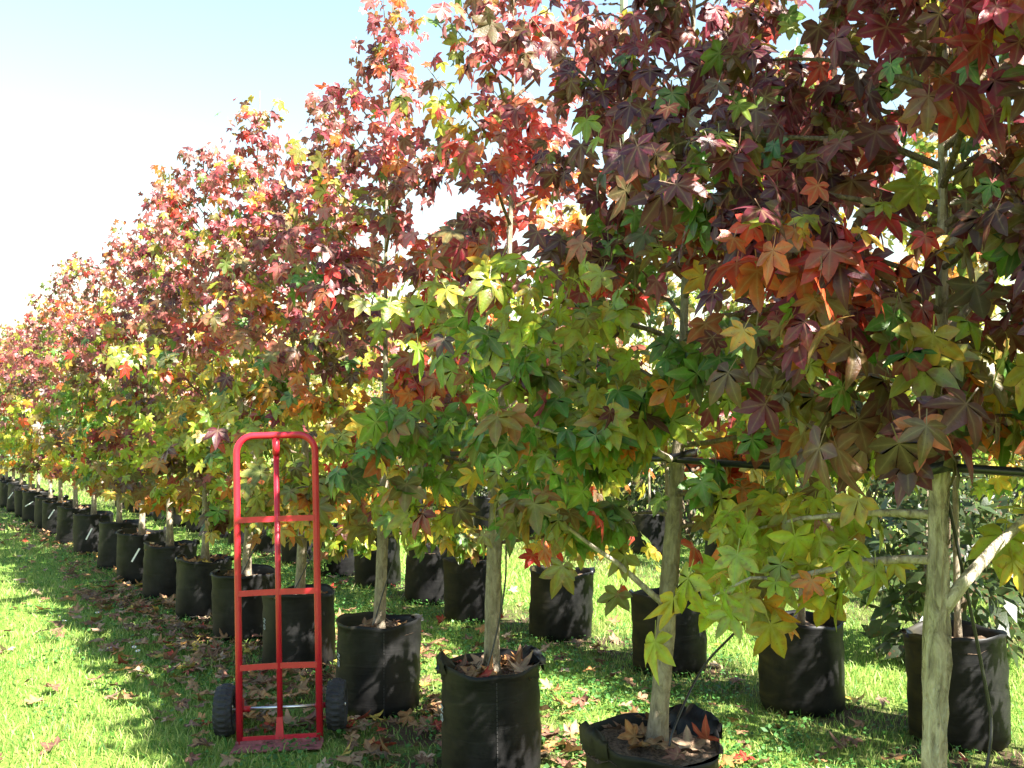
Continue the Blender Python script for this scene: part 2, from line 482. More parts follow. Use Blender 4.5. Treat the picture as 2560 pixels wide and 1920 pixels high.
def make_tree(name, base, H, r0, nbr, h0, rmax, seed, hi=False, singles=0, lean=(0, 0), wob=.012, leaf_w=(.135, .075), per_m=42,
              weights=None, limbs=(), green_side=None, bark=None, z0=.36, low_cut=None, clear=1.7, bias=.55, plum=False):
    """weights: None for the autumn gradient or a fixed palette; limbs: (h, end offset xyz, palette index or None, leaf count)"""
    rng = np.random.default_rng(seed)
    t = empty(name, (base[0], base[1], z0))
    f = trunk_axis(rng, H, lean, wob)
    bark = bark or M_BARK
    nr = (90 if bark is M_CORK else 46) if hi else 18; ns = 26 if hi else 8
    hs = np.linspace(0, H - z0 + 0.0, nr)
    jr = rng.normal(0, 1, (nr, ns)) * (.04 if bark is M_BARK else .075)
    pts = [f(h) for h in hs]
    rad = [max(.004, r0 * (1 - .90 * (h / (H - z0)) ** .62 * (0 if h < .5 else min(1, (h - .5) / .6)) - .08 * h / (H - z0)) * (1 + .45 * math.exp(-h / .05))) for h in hs]
    mb = MB()
    ridge = rng.normal(0, 1, ns) * (.03 if bark is M_BARK else .08)
    if bark is M_CORK:
        jr = jr + .11 * np.sin(np.arange(ns)[None] * 2.1 + 1.6 * np.sin(np.arange(nr)[:, None] * .55))
    mb.tube(pts, rad, ns, jag=lambda i, k: 1 + jr[i, k] + ridge[k])
    mb.build("trunk", bark, t)
    P = []; D = []; NN = []; SC = []; CO = []
    br_all = MB()
    specs = []
    for i in range(nbr):
        h = h0 + (H - .12 - h0) * ((i + rng.uniform(-.4, .4)) / nbr) ** .93 if i else h0 + .02
        az = i * 2.39996 + rng.uniform(-.5, .5)
        rr = crown_radius(h, H, h0, rmax) * rng.uniform(.60, 1.22)
        tt = (h - h0) / (H - h0)
        el = R(4 + 52 * min(1, tt * 1.15) + rng.uniform(-8, 8))
        specs.append((h, az, rr, el, None, None))
    for (h, end, pi, nl) in limbs: specs.append((h, None, end, None, pi, nl))
    for (h, az, rr, el, pi, nl) in specs:
        a = f(h - z0)
        if az is not None:
            out = Vector((math.cos(az), math.sin(az), 0))
            e = a + out * rr + Vector((0, 0, rr * math.tan(el) - (.10 * rr if el < .35 else 0)))
            L = (e - a).length
            m = a.lerp(e, .5) + Vector((0, 0, (.10 if el < .5 else -.06) * L)) + Vector(rng.normal(0, .03 * L, 3))
        else:
            e = Vector(rr); L = (e - a).length; m = a.lerp(e, .5) + Vector((0, 0, .09 * L))
        bp = []
        for k in range(7):
            q = k / 6
            v = a * (1 - q) ** 2 + m * 2 * q * (1 - q) + e * q * q
            if 0 < k < 6: v = v + Vector(rng.normal(0, .012 * L, 3))
            bp.append(v)
        rb = ((.017 if bark is M_CORK and h < 1.0 else .011) if az is None else .0035 + .008 * L) * (1 if r0 > .02 else .6)
        tgt = MB() if singles else br_all
        tgt.tube(bp, [max(.0016, rb * (1 - .8 * k / 6)) for k in range(7)], 8 if singles else 4, cap=False)
        if singles: tgt.build("branch", M_CORK if az is None else M_TWIG, t)
        # leaves of this branch
        n = nl if nl is not None else int(rng.uniform(.8, 1.2) * (5 + L * per_m))
        w = weights if weights is not None else pal_weights(h, W_TOP2, W_MID2) if plum is True else pal_weights(h, W_TOP3, W_MID2) if plum == 'pink' else pal_weights(h)
        wd = np.array(w)
        if plum is True:
            wd[[3, 4]] = 0
            if h > 1.5: wd[[5, 6, 7, 9]] *= .25
            wd /= wd.sum()
        dom = pi if pi is not None else int(rng.choice(11, p=wd))
        if green_side is not None and az is not None and h < green_side[2] and h > green_side[1] and math.cos(az - green_side[0]) > .2: dom = 6 if rng.random() < .75 else 5; gs_ = True
        else: gs_ = pi is not None
        q = rng.uniform(.16, 1.0, n) ** .75
        A = np.array(a); Mm = np.array(m); E = np.array(e)
        pp = A * ((1 - q) ** 2)[:, None] + Mm * (2 * q * (1 - q))[:, None] + E * (q * q)[:, None]
        outw = np.array([e.x - a.x, e.y - a.y, 0]); outw = norm(outw)
        od = norm(np.tile(outw, (n, 1)) * .7 + rng.normal(0, .75, (n, 3)) * np.array([1, 1, .55]))
        pet = rng.uniform(.04, .10, n)[:, None] * (1 if leaf_w[0] > .1 else .7)
        pp = pp + od * pet + rng.normal(0, .02 + .045 * min(1, L), (n, 3))
        d = norm(od * .5 + np.array([0, 0, -.95]) + rng.normal(0, .45, (n, 3)))
        nn = od * .75 + np.array([0, 0, .55]) + np.array([S.x, S.y, S.z]) * .6 + rng.normal(0, .62, (n, 3))
        hh = pp[:, 2] + z0
        tt = np.clip((hh - 1.0) / (H - 1.0), 0, 1)
        sc = (leaf_w[0] * (1 - tt) + leaf_w[1] * tt) * rng.uniform(.50, 1.15, n)
        ci = np.where(rng.random(n) < (.85 if gs_ else bias), dom, rng.choice(11, p=w, size=n))
        co = PAL[ci] * rng.uniform(.75, 1.3, (n, 1)) * rng.uniform(.9, 1.1, (n, 3))
        c2 = PAL[rng.choice(11, p=w, size=n)]
        mx = rng.uniform(0, .4, (n, 1)); co = co * (1 - mx) + c2 * mx
        P.append(pp); D.append(d); NN.append(nn); SC.append(sc); CO.append(co)
    if not singles: tag(br_all.build("branches", M_TWIG, t), kind="stuff")
    P = np.concatenate(P); D = np.concatenate(D); NN = np.concatenate(NN); SC = np.concatenate(SC); CO = np.concatenate(CO)
    wp = P + np.array([base[0], base[1], z0])
    keep = np.linalg.norm(wp - np.array([0, 0, CAMZ]), axis=1) > clear
    if low_cut: keep &= wp[:, 2] > low_cut
    P, D, NN, SC, CO, wp = P[keep], D[keep], NN[keep], SC[keep], CO[keep], wp[keep]
    ROT = frames(D, NN)
    tpl = TPL_HI if hi else TPL_LO
    which = rng.integers(0, len(tpl), len(P))
    rest = np.ones(len(P), bool)
    if singles:
        px, py, dep = project(wp)
        vis = (px > 0) & (px < 2212) & (py > 0) & (py < 1659) & (dep > .3)
        score = np.where(vis, SC / dep, -1)
        order = np.argsort(-score)[:singles]
        order = order[score[order] > 0]
        rest[order] = False
        for i in order:
            o = bpy.data.objects.new("leaf", MESH_HI[which[i]])
            Mx = Matrix([list(ROT[i][r]) + [0] for r in range(3)] + [[0, 0, 0, 1]])
            o.matrix_basis = Matrix.Translation(P[i]) @ Mx @ Matrix.Scale(float(SC[i]), 4)
            o.color = (*[float(x) for x in CO[i]], 1)
            link(o, t)
    fo = join_leaves("foliage", tpl, P[rest], ROT[rest], SC[rest], CO[rest], which[rest], M_LEAF, t)
    tag(fo, kind="stuff")
    return t

# ------------------------------------------------------------------ planter bags
def bag_mesh(seed, h, r, sag=0.0, flap=0.0, seg=48):
    rng = np.random.default_rng(seed)
    ph = rng.uniform(0, 6.28, 8)
    def rim(a):
        z = h + .008 * math.sin(2 * a + ph[0]) + .006 * math.sin(3 * a + ph[1]) + .004 * math.sin(7 * a + ph[2])
        z -= sag * max(0, math.cos(a - R(300))) ** 2
        z += flap * math.exp(-((math.atan2(math.sin(a - R(200)), math.cos(a - R(200))) / .35) ** 2))
        return z
    V = []; F = []
    rings = [(0, .93), (.03, .985), (.12, 1.01), (.25, 1.0), (.40, 1.02), (.55, 1.0), (.68, 1.015), (.80, .99), (.90, 1.0), (.955, 1.005), (1, 1.03)]
    inner = [(1, 1.012), (.96, .975), (.82, .955)]
    for (t, k) in rings + inner:
        for s in range(seg):
            a = 2 * math.pi * s / seg
            wr = 1 + .018 * math.sin(2 * a + ph[7] + t * 3) * t + .014 * math.sin(3 * a + ph[3] + t * 2) + .012 * math.sin(5 * a + ph[4] - t * 5) + .007 * math.sin(t * 31 + 2 * math.sin(2 * a + ph[5])) + .004 * math.sin(t * 60 + 3 * math.sin(3 * a + ph[6]))
            rr = r * k * wr
            V.append((rr * math.cos(a), rr * math.sin(a), t * rim(a)))
    n = len(rings + inner)
    for i in range(n - 1):
        for s in range(seg):
            u = (s + 1) % seg
            F.append((i * seg + s, i * seg + u, (i + 1) * seg + u, (i + 1) * seg + s))
    return MB().add(V, F, True).mesh("bag_wall", M_BAG)

def strap_mesh(seed, w=.075, hgt=.05, droop=0.0):
    rng = np.random.default_rng(seed)
    V = []; F = []; n = 10
    for i in range(n + 1):
        q = i / n; a = math.pi * q
        x = -w * math.cos(a); z = hgt * math.sin(a) ** .7 - droop * math.sin(a) + rng.normal(0, .002)
        y = .01 * math.sin(a) + rng.normal(0, .002)
        for dy in (-.014, .014):
            for dz in (0, .003):
                V.append((x, y + dy, z + dz))
    for i in range(n):
        b = i * 4; c = b + 4
        F += [(b, c, c + 2, b + 2), (b + 1, b + 3, c + 3, c + 1), (b, b + 1, c + 1, c), (b + 2, c + 2, c + 3, b + 3)]
    return MB().add(V, F, True).mesh("handle", M_BLACK)

BAGS = [bag_mesh(100 + i, .43, .205) for i in range(5)]
BAG_SAG = bag_mesh(120, .415, .215, .035, .05)
STRAPS = [strap_mesh(i, .055, .026 + .010 * i) for i in range(3)]
rs = np.random.default_rng(77)
sm = MB(); ringn = 28
sv = [(0, 0, .012)]; sf = []
for j, rr in enumerate((.06, .12, .17, .205)):
    for s in range(ringn):
        a = 2 * math.pi * s / ringn
        sv.append((rr * math.cos(a), rr * math.sin(a), rs.uniform(-.008, .014)))
for s in range(ringn): sf.append((0, 1 + s, 1 + (s + 1) % ringn))
for j in range(3):
    for s in range(ringn):
        a = 1 + j * ringn + s; b = 1 + j * ringn + (s + 1) % ringn
        sf.append((a, a + ringn, b + ringn, b))
SOIL = sm.add(sv, sf, True).mesh("potting_mix", M_SOIL)
seam = MB()
for i in range(26):
    z = .02 + i * .0148
    seam.box((0, 0, z), (.004, .003, .0105))
SEAM = seam.mesh("seam", M_SEAM)
pr = MB()
for (x, z, w, h) in ((0, .05, .022, .005), (.006, .043, .012, .009), (-.006, .036, .014, .005), (.002, .03, .02, .004), (-.007, .006, .005, .022), (.008, .004, .005, .018), (0, -.006, .018, .005), (0, .016, .016, .004)):
    pr.box((x, 0, z), (w, .0016, h), Matrix.Rotation(.35 if w > .01 else -.2, 3, 'Y'))
PRINT = pr.mesh("printed_mark", M_PRINT)

def make_bag(pos, label, group, seed, parts=True, mesh=None, h=1.0, straps=True, prints=False):
    rng = np.random.default_rng(seed); view = math.atan2(-pos[1], -pos[0])
    b = empty("planter_bag", (pos[0], pos[1], 0))
    tag(b, label, "planter bag", group)
    b.rotation_euler = (rng.normal(0, .02), rng.normal(0, .02), 0); h = h * (1 if seed in (301, 302, 303) else rng.uniform(.95, 1.06))
    o = link(bpy.data.objects.new("bag_wall", mesh or BAGS[seed % 5]), b)
    o.scale = (1 + rng.normal(0, .02), 1 + rng.normal(0, .02), h); o.rotation_euler = (0, 0, 0); rz = rng.uniform(-.25, .25)
    s = link(bpy.data.objects.new("potting_mix", SOIL), b)
    s.location = (0, 0, .375 * h); s.rotation_euler = (0, 0, rng.uniform(0, 6))
    s.scale = (.97, .97, 1) if mesh is None else (1.05, 1.05, 1)
    if straps:
        for k, an in enumerate((R(175 + rng.uniform(-15, 15)), R(10 + rng.uniform(-20, 20)))):
            if rng.random() < .3: continue
            q = link(bpy.data.objects.new("handle", STRAPS[int(rng.integers(0, 3))]), b)
            q.location = (.203 * math.cos(an), .203 * math.sin(an), .412 * h)
            q.rotation_euler = (rng.uniform(-.5, .9), 0, an + math.pi / 2)
    if parts:
        q = link(bpy.data.objects.new("seam", SEAM), b)
        an = view + .12
        q.location = (.2095 * math.cos(an), .2095 * math.sin(an), .0); q.rotation_euler = (0, 0, an - math.pi / 2)
        q.scale = (1, 1, h)
    if prints:
        an = view - 1.12
        q = link(bpy.data.objects.new("printed_mark", PRINT), b)
        q.location = (.2105 * math.cos(an), .2105 * math.sin(an), .235); q.rotation_euler = (0, 0, an + math.pi / 2)
    return b

# positions along the front row
ROW1 = {-4: (3.10, -1.20), -3: (2.55, -.33), -2: (2.03, .54), -1: (1.50, 1.38), 0: (.93, 2.25), 1: (.446, 3.126), 2: (-.082, 4.02), 3: (-.65, 4.92),
        4: (-1.232, 5.81), 5: (-1.748, 6.60), 6: (-2.25, 7.35), 7: (-2.78, 8.15)}
for k, tm in enumerate((1.1, 2.1, 3.5, 4.7, 5.9, 6.8, 8.1, 9.1, 10.3, 11.4, 12.5, 13.6, 14.7)):
    ROW1[8 + k] = (-2.75 + U[0] * tm, 8.1 + U[1] * tm)

ORD = ["first", "second", "third", "fourth", "fifth", "sixth", "seventh", "eighth", "ninth", "tenth", "eleventh", "twelfth", "thirteenth", "fourteenth", "fifteenth", "sixteenth", "seventeenth", "eighteenth", "nineteenth", "twentieth"]
T_LAB = {-1: "plum and green leaved sweetgum at the right edge, its trunk out of view",
         0: "sweetgum with pale corky sunlit trunk and forked low branch, nearest the camera",
         1: "sweetgum with leaning tan trunk rising from the slumped open bag",
         2: "sweetgum with a big spray of green leaves, in the bag of brown leaf litter",
         3: "sweetgum just right of the red hand truck, deep red leaves at its top",
         4: "sweetgum seen behind the right tube of the red hand truck",
         5: "sweetgum seen behind the left tube of the red hand truck"}
B_LAB = {1: "slumped black planter bag with folded rim, bark chips and fallen leaves at bottom edge",
         0: "black planter bag of the nearest corky trunk, just below the picture",
         2: "large black planter bag full of brown fallen leaves, curled handles on its rim",
         3: "black planter bag touching the right wheel of the red hand truck",
         4: "black planter bag seen through the right half of the red hand truck",
         5: "black planter bag seen behind the left tube of the red hand truck"}
GT = "sweetgum trees in the front row"; GB = "planter bags in the front row"
for k in sorted(ROW1):
    x, y = ROW1[k]
    rng = np.random.default_rng(900 + k)
    near = -1 <= k <= 5
    H = {5: 3.62, 4: 3.35, 7: 3.6, 11: 3.6, 3: 3.55, 2: 3.7, 1: 3.6, 0: 3.6}.get(k, 3.3 + rng.uniform(-.15, .3))
    kw = dict(lean=(rng.uniform(-.02, .03), rng.uniform(-.02, .02)))
    if k == 0:
        kw = dict(lean=(.03, .0), bark=M_CORK, wob=.006, limbs=[
            (.93, (.42, -.02, .98 - .0), 5, 26), (1.27, (.44, .05, 1.42), None, 30), (1.22, (-.46, -.05, 1.22), 0, 34),
            (1.06, (-.48, .0, .62), 5, 36), (1.16, (-.36, .25, .74), 5, 30), (1.35, (-.20, -.40, .98), 0, 20), (1.55, (.42, .10, 1.55), 8, 40), (1.75, (.40, -.15, 1.80), 0, 44), (1.50, (.30, -.30, 1.30), 1, 34)])
    if k == 1: kw = dict(lean=(.062, .01), wob=.012, green_side=(R(205), .9, 1.68), limbs=[
            (.80, (-.42, -.10, .78), 9, 22), (.82, (.42, -.06, .62), 5, 24), (1.35, (-.62, -.25, 1.22), 6, 44), (1.25, (-.50, -.35, 1.0), 6, 40)])
    if k == 2: kw = dict(lean=(.03, .0), wob=.012, green_side=(R(290), .8, 1.7))
    if k == 3: kw = dict(lean=(.015, .0), wob=.01)
    if k == 4: kw = dict(lean=(.06, .0), wob=.02)
    kw['plum'] = True if k <= 1 else 'pink' if k <= 3 else False
    if k <= 0: kw['leaf_w'] = (.122, .08)
    if k == -1: kw['clear'] = 1.6
    t = make_tree("sweetgum_tree", (x, y), H, {0: .0255, 1: .0285, 2: .0305}.get(k, .0275), 58 if k == -1 else 26 if k < 0 else 64 if k == 0 else 56 if k <= 1 else 44 if k <= 8 else 36,
                  {0: 1.34, 1: 1.03, 2: .88}.get(k, .75 + rng.uniform(-.05, .07)), .62 if k >= -1 else .50, 50 + k,
                  hi=near, singles=(0 if not near else 300 if k >= 0 else 150), per_m=64 if k == -1 else 44 if k < 0 else 92 if k == 0 else 76 if k <= 1 else 64 if k <= 9 else 50, **kw)
    lab = T_LAB.get(k)
    if lab is None:
        lab = f"{ORD[k - 6]} front-row sweetgum beyond the red hand truck, counted away to the left" if k >= 6 else f"front-row sweetgum standing out of view to the right, {ORD[-k - 1]} along"
    tag(t, lab, "tree", GT)
    lb = B_LAB.get(k)
    if lb is None:
        lb = f"{ORD[k - 6]} front-row black planter bag left of the red hand truck, counted leftwards" if k >= 6 else f"front-row planter bag out of view to the right, {ORD[-k - 1]} along"
    make_bag((x, y), lb, GB, 300 + k, parts=k in (2, 3), mesh=BAG_SAG if k == 1 else None, prints=k in (2, 3, 4), straps=k != 1)

# folded rim flaps of the two nearest bags
def rim_flap(bag, r, a0, a1, hgt, drop, seed):
    rng = np.random.default_rng(seed); V = []; F = []; n = 14
    for i in range(n + 1):
        q = i / n; a = R(a0 + (a1 - a0) * q); e = math.sin(math.pi * q)
        prof = [(r, hgt - .03), (r * 1.015, hgt + .012 + .018 * e), (r * (1.0 - .06 * e), hgt + .020 + .030 * e), (r * (1 - .22 * e), hgt + .008 + .012 * e - drop * .3), (r * (1 - .36 * e), hgt - drop * e)]
        for (rr, z) in prof:
            j = rng.normal(0, .005, 2)
            V.append(((rr + j[0]) * math.cos(a), (rr + j[0]) * math.sin(a), z + j[1]))
    for i in range(n):
        for j in range(4): F.append((i * 5 + j, (i + 1) * 5 + j, (i + 1) * 5 + j + 1, i * 5 + j + 1))
    MB().add(V, F, True).build("rim_flap", M_BAG, bag)
bag_of = {}
for o in bpy.data.objects:
    if o.name.startswith("planter_bag") and o.get("label") in (B_LAB[1], B_LAB[2]): bag_of[o["label"]] = o
rim_flap(bag_of[B_LAB[1]], .218, 5, 75, .410, .045, 1)
rim_flap(bag_of[B_LAB[1]], .218, 170, 225, .420, .03, 2)
rim_flap(bag_of[B_LAB[2]], .208, 5, 55, .425, .03, 3)
rim_flap(bag_of[B_LAB[2]], .208, 175, 215, .43, .02, 4)
# ------------------------------------------------------------------ second and third rows
ROW2 = [(1.96, 4.42), (1.42, 4.94), (.89, 5.70), (.32, 6.60), (-.28, 7.21), (-.65, 7.97), (-1.17, 8.77), (-1.63, 9.45)]
ROW2 += [(-1.63 + U[0] * .95 * i, 9.45 + U[1] * .95 * i) for i in range(1, 11)]
W2 = np.array([.02, .03, .03, .06, .13, .32, .27, .05, .03, .06, .00]); W2 /= W2.sum()
R2B = {0: "black planter bag standing behind the nearest corky trunk at right",
       1: "black planter bag half hidden behind the bright green drooping leaves at right",
       2: "black planter bag with raised handle behind the leaning tan trunk",
       3: "sunlit black planter bag with leaf shadows, between the two nearest complete trunks",
       4: "black planter bag partly hidden behind the trunk in the leaf-filled bag"}
for i, (x, y) in enumerate(ROW2):
    H = 2.7 + .25 * math.sin(i * 2.3) + (.45 if i < 3 else 0)
    t = make_tree("young_sweetgum_tree", (x, y), H, .015, 42 if i < 4 else 34 if i < 8 else 22, 1.12, .50 if i < 4 else .45, 200 + i, lean=(.01 * math.sin(i), 0), leaf_w=(.11, .07),
                  per_m=46, weights=W2, bias=.4, z0=.38)
    tag(t, f"slender young green sweetgum, {ORD[i]} of the second row from the right", "tree", "young trees in the second row")
    make_bag((x, y), R2B.get(i, f"{ORD[i]} black planter bag of the second row, from the right"), "planter bags in the second row", 400 + i, parts=False, h=1.04)
for i, (x, y) in enumerate(((2.50, 3.62), (3.02, 2.80), (3.55, 2.0))):
    t = make_tree("young_sweetgum_tree", (x, y), 2.9, .016, 34, .95, .50, 240 + i, leaf_w=(.11, .07), per_m=40, weights=W2, bias=.4, z0=.38)
    tag(t, f"second-row young sweetgum out of view beyond the right edge, {ORD[i]} along", "tree", "young trees in the second row")
    make_bag((x, y), f"second-row planter bag out of view beyond the right edge, {ORD[i]} along", "planter bags in the second row", 440 + i, parts=False)
for i in range(14):
    x, y = 4.6 + U[0] * i * 1.15, 6.2 + U[1] * i * 1.15
    t = make_tree("young_sweetgum_tree", (x, y), 2.3 + .3 * math.sin(i * 1.7), .014, 26, .95, .50, 260 + i, leaf_w=(.11, .08), per_m=40, weights=W2, z0=.38)
    tag(t, f"small hazy green tree, {ORD[i]} of the rear row from the right", "tree", "young trees in the rear row")
    make_bag((x, y), f"distant dark planter bag, {ORD[i]} of the rear row from the right", "planter bags in the rear row", 460 + i, parts=False, straps=False)

# ------------------------------------------------------------------ hand truck
ht = empty("hand_truck", (-1.0, 4.36, .006))
ht.rotation_euler = (R(-1.0), R(-1.6), R(5))
tag(ht, "red tubular steel hand truck standing upright on the grass with black tyres", "hand truck")
hw = .170; top = 1.325; cr = .075; tr = .0150
pts = [(-hw, 0, .0), (-hw, 0, .5), (-hw, 0, top - cr)]
for k in range(1, 8):
    a = math.pi - k * math.pi / 2 / 8
    pts.append((-hw + cr + cr * math.cos(a), 0, top - cr + cr * math.sin(a)))
pts += [(-hw + cr, 0, top), (0, 0, top), (hw - cr, 0, top)]
for k in range(1, 8):
    a = math.pi / 2 - k * math.pi / 2 / 8
    pts.append((hw - cr + cr * math.cos(a), 0, top - cr + cr * math.sin(a)))
pts += [(hw, 0, top - cr), (hw, 0, .5), (hw, 0, 0)]
MB().tube(pts, tr, 16).build("frame", M_RED, ht)
MB().tube([(0, .012, .03), (0, .012, top - .07)], .0125, 12).build("centre_tube", M_RED, ht)
MB().tube([(0, .006, top - .085), (0, .006, top - .012)], .0165, 12).build("sleeve", M_RED, ht)
mb = MB(); mb.add([(-.019, -.012, .015), (.019, -.012, .015), (.019, -.004, .015), (-.019, -.004, .015), (-.0125, -.004, .11), (.0125, -.004, .11), (.0125, .006, .11), (-.0125, .006, .11)],
                  [(0, 1, 5, 4), (1, 2, 6, 5), (2, 3, 7, 6), (3, 0, 4, 7), (4, 5, 6, 7), (3, 2, 1, 0)])
mb.build("foot_gusset", M_RED, ht)
for z in (.327, .644, .960):
    V = []; F = []; n = 12
    for i in range(n + 1):
        q = i / n; x = -hw + .006 + (2 * hw - .012) * q; y = .002 + .016 * math.sin(math.pi * q)
        for dy in (-.003, .003):
            for dz in (-.0125, .0125): V.append((x, y - .008 + dy - .006, z + dz))
    for i in range(n):
        b = i * 4; c = b + 4
        F += [(b, c, c + 1, b + 1), (b + 2, b + 3, c + 3, c + 2), (b + 1, c + 1, c + 3, b + 3), (b, b + 2, c + 2, c)]
    F += [(0, 1, 3, 2), (n * 4, n * 4 + 2, n * 4 + 3, n * 4 + 1)]
    MB().add(V, F).build("cross_bar", M_RED, ht)
MB().box((0, -.004, .022), (2 * hw - .02, .008, .026)).build("bottom_bar", M_RED, ht)
mb = MB(); mb.box((0, -.067, .003), (.375, .12, .005)); mb.box((0, -.0125, .0115), (.372, .004, .014))
mb.build("toe_plate", M_TOE, ht)
MB().tube([(-.285, .10, .126), (.275, .10, .126)], .0075, 12).build("axle", M_STEEL, ht)
for s in (-1, 1):
    q = MB()
    q.box((s * hw, .055, .15), (.006, .09, .05)); q.tube([(s * (hw - .028), .10, .126), (s * (hw + .028), .10, .126)], .013, 12)
    q.build("axle_bracket", M_RED, ht)
def wheel(xc):
    w = empty("wheel"); w.parent = ht; w.location = (xc, .10, .126); w.scale = (.95, .93, .93)
    # tyre: revolved profile with alternating tread blocks
    prof = [(-.026, .062), (-.040, .075), (-.044, .092), (-.040, .106), (-.028, .1125), (-.012, .1165), (.0, .1165), (.012, .1165), (.028, .1125), (.040, .106), (.044, .092), (.040, .075), (.026, .062)]
    seg = 96; V = []; F = []; npf = len(prof)
    for s in range(seg):
        a = 2 * math.pi * s / seg
        for j, (x, r) in enumerate(prof):
            blk = 0
            if 3 <= j <= 9:
                ph_ = (s + (2 if j in (5, 6, 7) else 0)) % 4
                blk = .0055 if ph_ < 2 and j not in (4, 8) else 0
            V.append((x, (r + blk) * math.cos(a), (r + blk) * math.sin(a)))
    for s in range(seg):
        u = (s + 1) % seg
        for j in range(npf - 1):
            F.append((s * npf + j, u * npf + j, u * npf + j + 1, s * npf + j + 1))
    MB().add(V, F, False).build("tyre", M_TYRE, w)
    rm = MB(); prof = [(-.030, .0), (-.030, .02), (-.012, .024), (-.010, .05), (-.026, .064), (.026, .064), (.010, .05), (.012, .024), (.030, .02), (.030, 0)]
    V = []; F = []; seg = 28; npf = len(prof)
    for s in range(seg):
        a = 2 * math.pi * s / seg
        V += [(x, r * math.cos(a), r * math.sin(a)) for x, r in prof]
    for s in range(seg):
        u = (s + 1) % seg
        for j in range(npf - 1): F.append((s * npf + j, u * npf + j, u * npf + j + 1, s * npf + j + 1))
    rm.add(V, F, True).build("rim", M_STEEL, w)
wheel(-.246); wheel(.236)

# ------------------------------------------------------------------ pipe, ties, drip tubes, post, tags
pp = []
for k, zz in ((-2, 1.275), (-1, 1.272), (0, 1.268), (1, 1.262), (2, 1.26), (3, 1.26)):
    pp.append((ROW1[k][0] + NV[0] * .05, ROW1[k][1] + NV[1] * .05, zz))
pp2 = []
for a, b in zip(pp[:-1], pp[1:]):
    for q in (0, .25, .5, .75):
        pp2.append((a[0] + (b[0] - a[0]) * q, a[1] + (b[1] - a[1]) * q, a[2] + (b[2] - a[2]) * q - .012 * math.sin(math.pi * q)))
pp2.append(pp[-1])
tag(MB().tube(pp2, .0105, 10).build("irrigation_pipe", M_BLACK), "black plastic pipe running level behind the trunks at right", "pipe")
TRUNK_AT = {0: (.93 + .03 * .9, 2.25), 1: (.446 + .085 * .9, 3.13)}
for k, lab in ((0, "black rubber tie strapped round the nearest corky trunk"), (1, "black rubber tie round the leaning tan trunk")):
    x, y = TRUNK_AT[k]; V = []; F = []; n = 20
    for i in range(n):
        a = 2 * math.pi * i / n
        for r in (.036, .040):
            for dz in (-.012, .014):
                st = 1 + .75 * max(0, math.cos(a - math.atan2(NV[1], NV[0]))) ** 4
                V.append((x + r * st * math.cos(a), y + r * st * math.sin(a), 1.27 + dz + .01 * math.cos(a)))
    for i in range(n):
        b = i * 4; c = ((i + 1) % n) * 4
        F += [(b, c, c + 1, b + 1), (b + 2, b + 3, c + 3, c + 2), (b + 1, c + 1, c + 3, b + 3), (b, b + 2, c + 2, c)]
    tag(MB().add(V, F, True).build("tree_tie", M_BLACK), lab, "tree tie", "ties on the trunks")
def drip(pts, lab, r=.0034):
    P = [Vector(p) for p in pts]; out = []
    for i in range(len(P) - 1):
        p0 = P[max(i - 1, 0)]; p1 = P[i]; p2 = P[i + 1]; p3 = P[min(i + 2, len(P) - 1)]
        for q in (0, .2, .4, .6, .8):
            out.append(.5 * ((2 * p1) + (p2 - p0) * q + (2 * p0 - 5 * p1 + 4 * p2 - p3) * q * q + (3 * p1 - p0 - 3 * p2 + p3) * q ** 3))
    out.append(P[-1])
    tag(MB().tube(out, r, 6).build("drip_tube", M_BLACK), lab, "drip tube", "thin irrigation tubes feeding the bags")
def rel(k, dx, dy, z): return (ROW1[k][0] + dx, ROW1[k][1] + dy, z)
drip([rel(2, -.03, -.10, .37), rel(2, .02, -.06, .55), rel(2, .055, -.04, .75), rel(2, .06, -.02, .95), rel(2, .08, .03, 1.25)], "thin black tube climbing the trunk in the leaf-filled bag")
drip([rel(3, -.03, -.09, .37), rel(3, .02, -.05, .55), rel(3, .09, -.03, .80), rel(3, .10, .0, 1.05), rel(3, .06, .04, 1.25)], "thin black tube beside the trunk right of the hand truck")
drip([rel(4, -.05, -.08, .37), rel(4, .04, -.05, .55), rel(4, .14, -.02, .78), rel(4, .19, .02, 1.05)], "thin black tube slanting behind the right side of the hand truck")
drip([rel(5, -.03, -.08, .37), rel(5, .05, -.05, .55), rel(5, .14, -.02, .72), rel(5, .2, .02, 1.0)], "thin black tube slanting behind the left half of the hand truck")
drip([rel(1, .02, -.09, .37), rel(1, .05, -.06, .46), rel(1, .17, .10, .60), rel(1, .30, .0, .80), rel(1, .27, .0, 1.0), rel(1, .10, .03, 1.25)], "thin black tube arching right of the leaning tan trunk", .004)
drip([rel(0, .03, -.10, .36), rel(0, .09, -.02, .50), rel(0, .145, .02, .66), rel(0, .14, .04, .80), rel(0, .06, .05, 1.26)], "thin black tube curling down at the lower right corner", .004)
po = MB()
po.add([(1.94 + sx * w, 17.0 + sy * w, z) for z, w in ((0, .085), (9.2, .062)) for sx, sy in ((-1, 0), (0, -1), (1, 0), (0, 1))],
       [(0, 1, 5, 4), (1, 2, 6, 5), (2, 3, 7, 6), (3, 0, 4, 7), (4, 5, 6, 7)])
po = po.build("utility_pole", M_POST)
tag(po, "tall pale square pole glimpsed through the upper leaves", "pole")
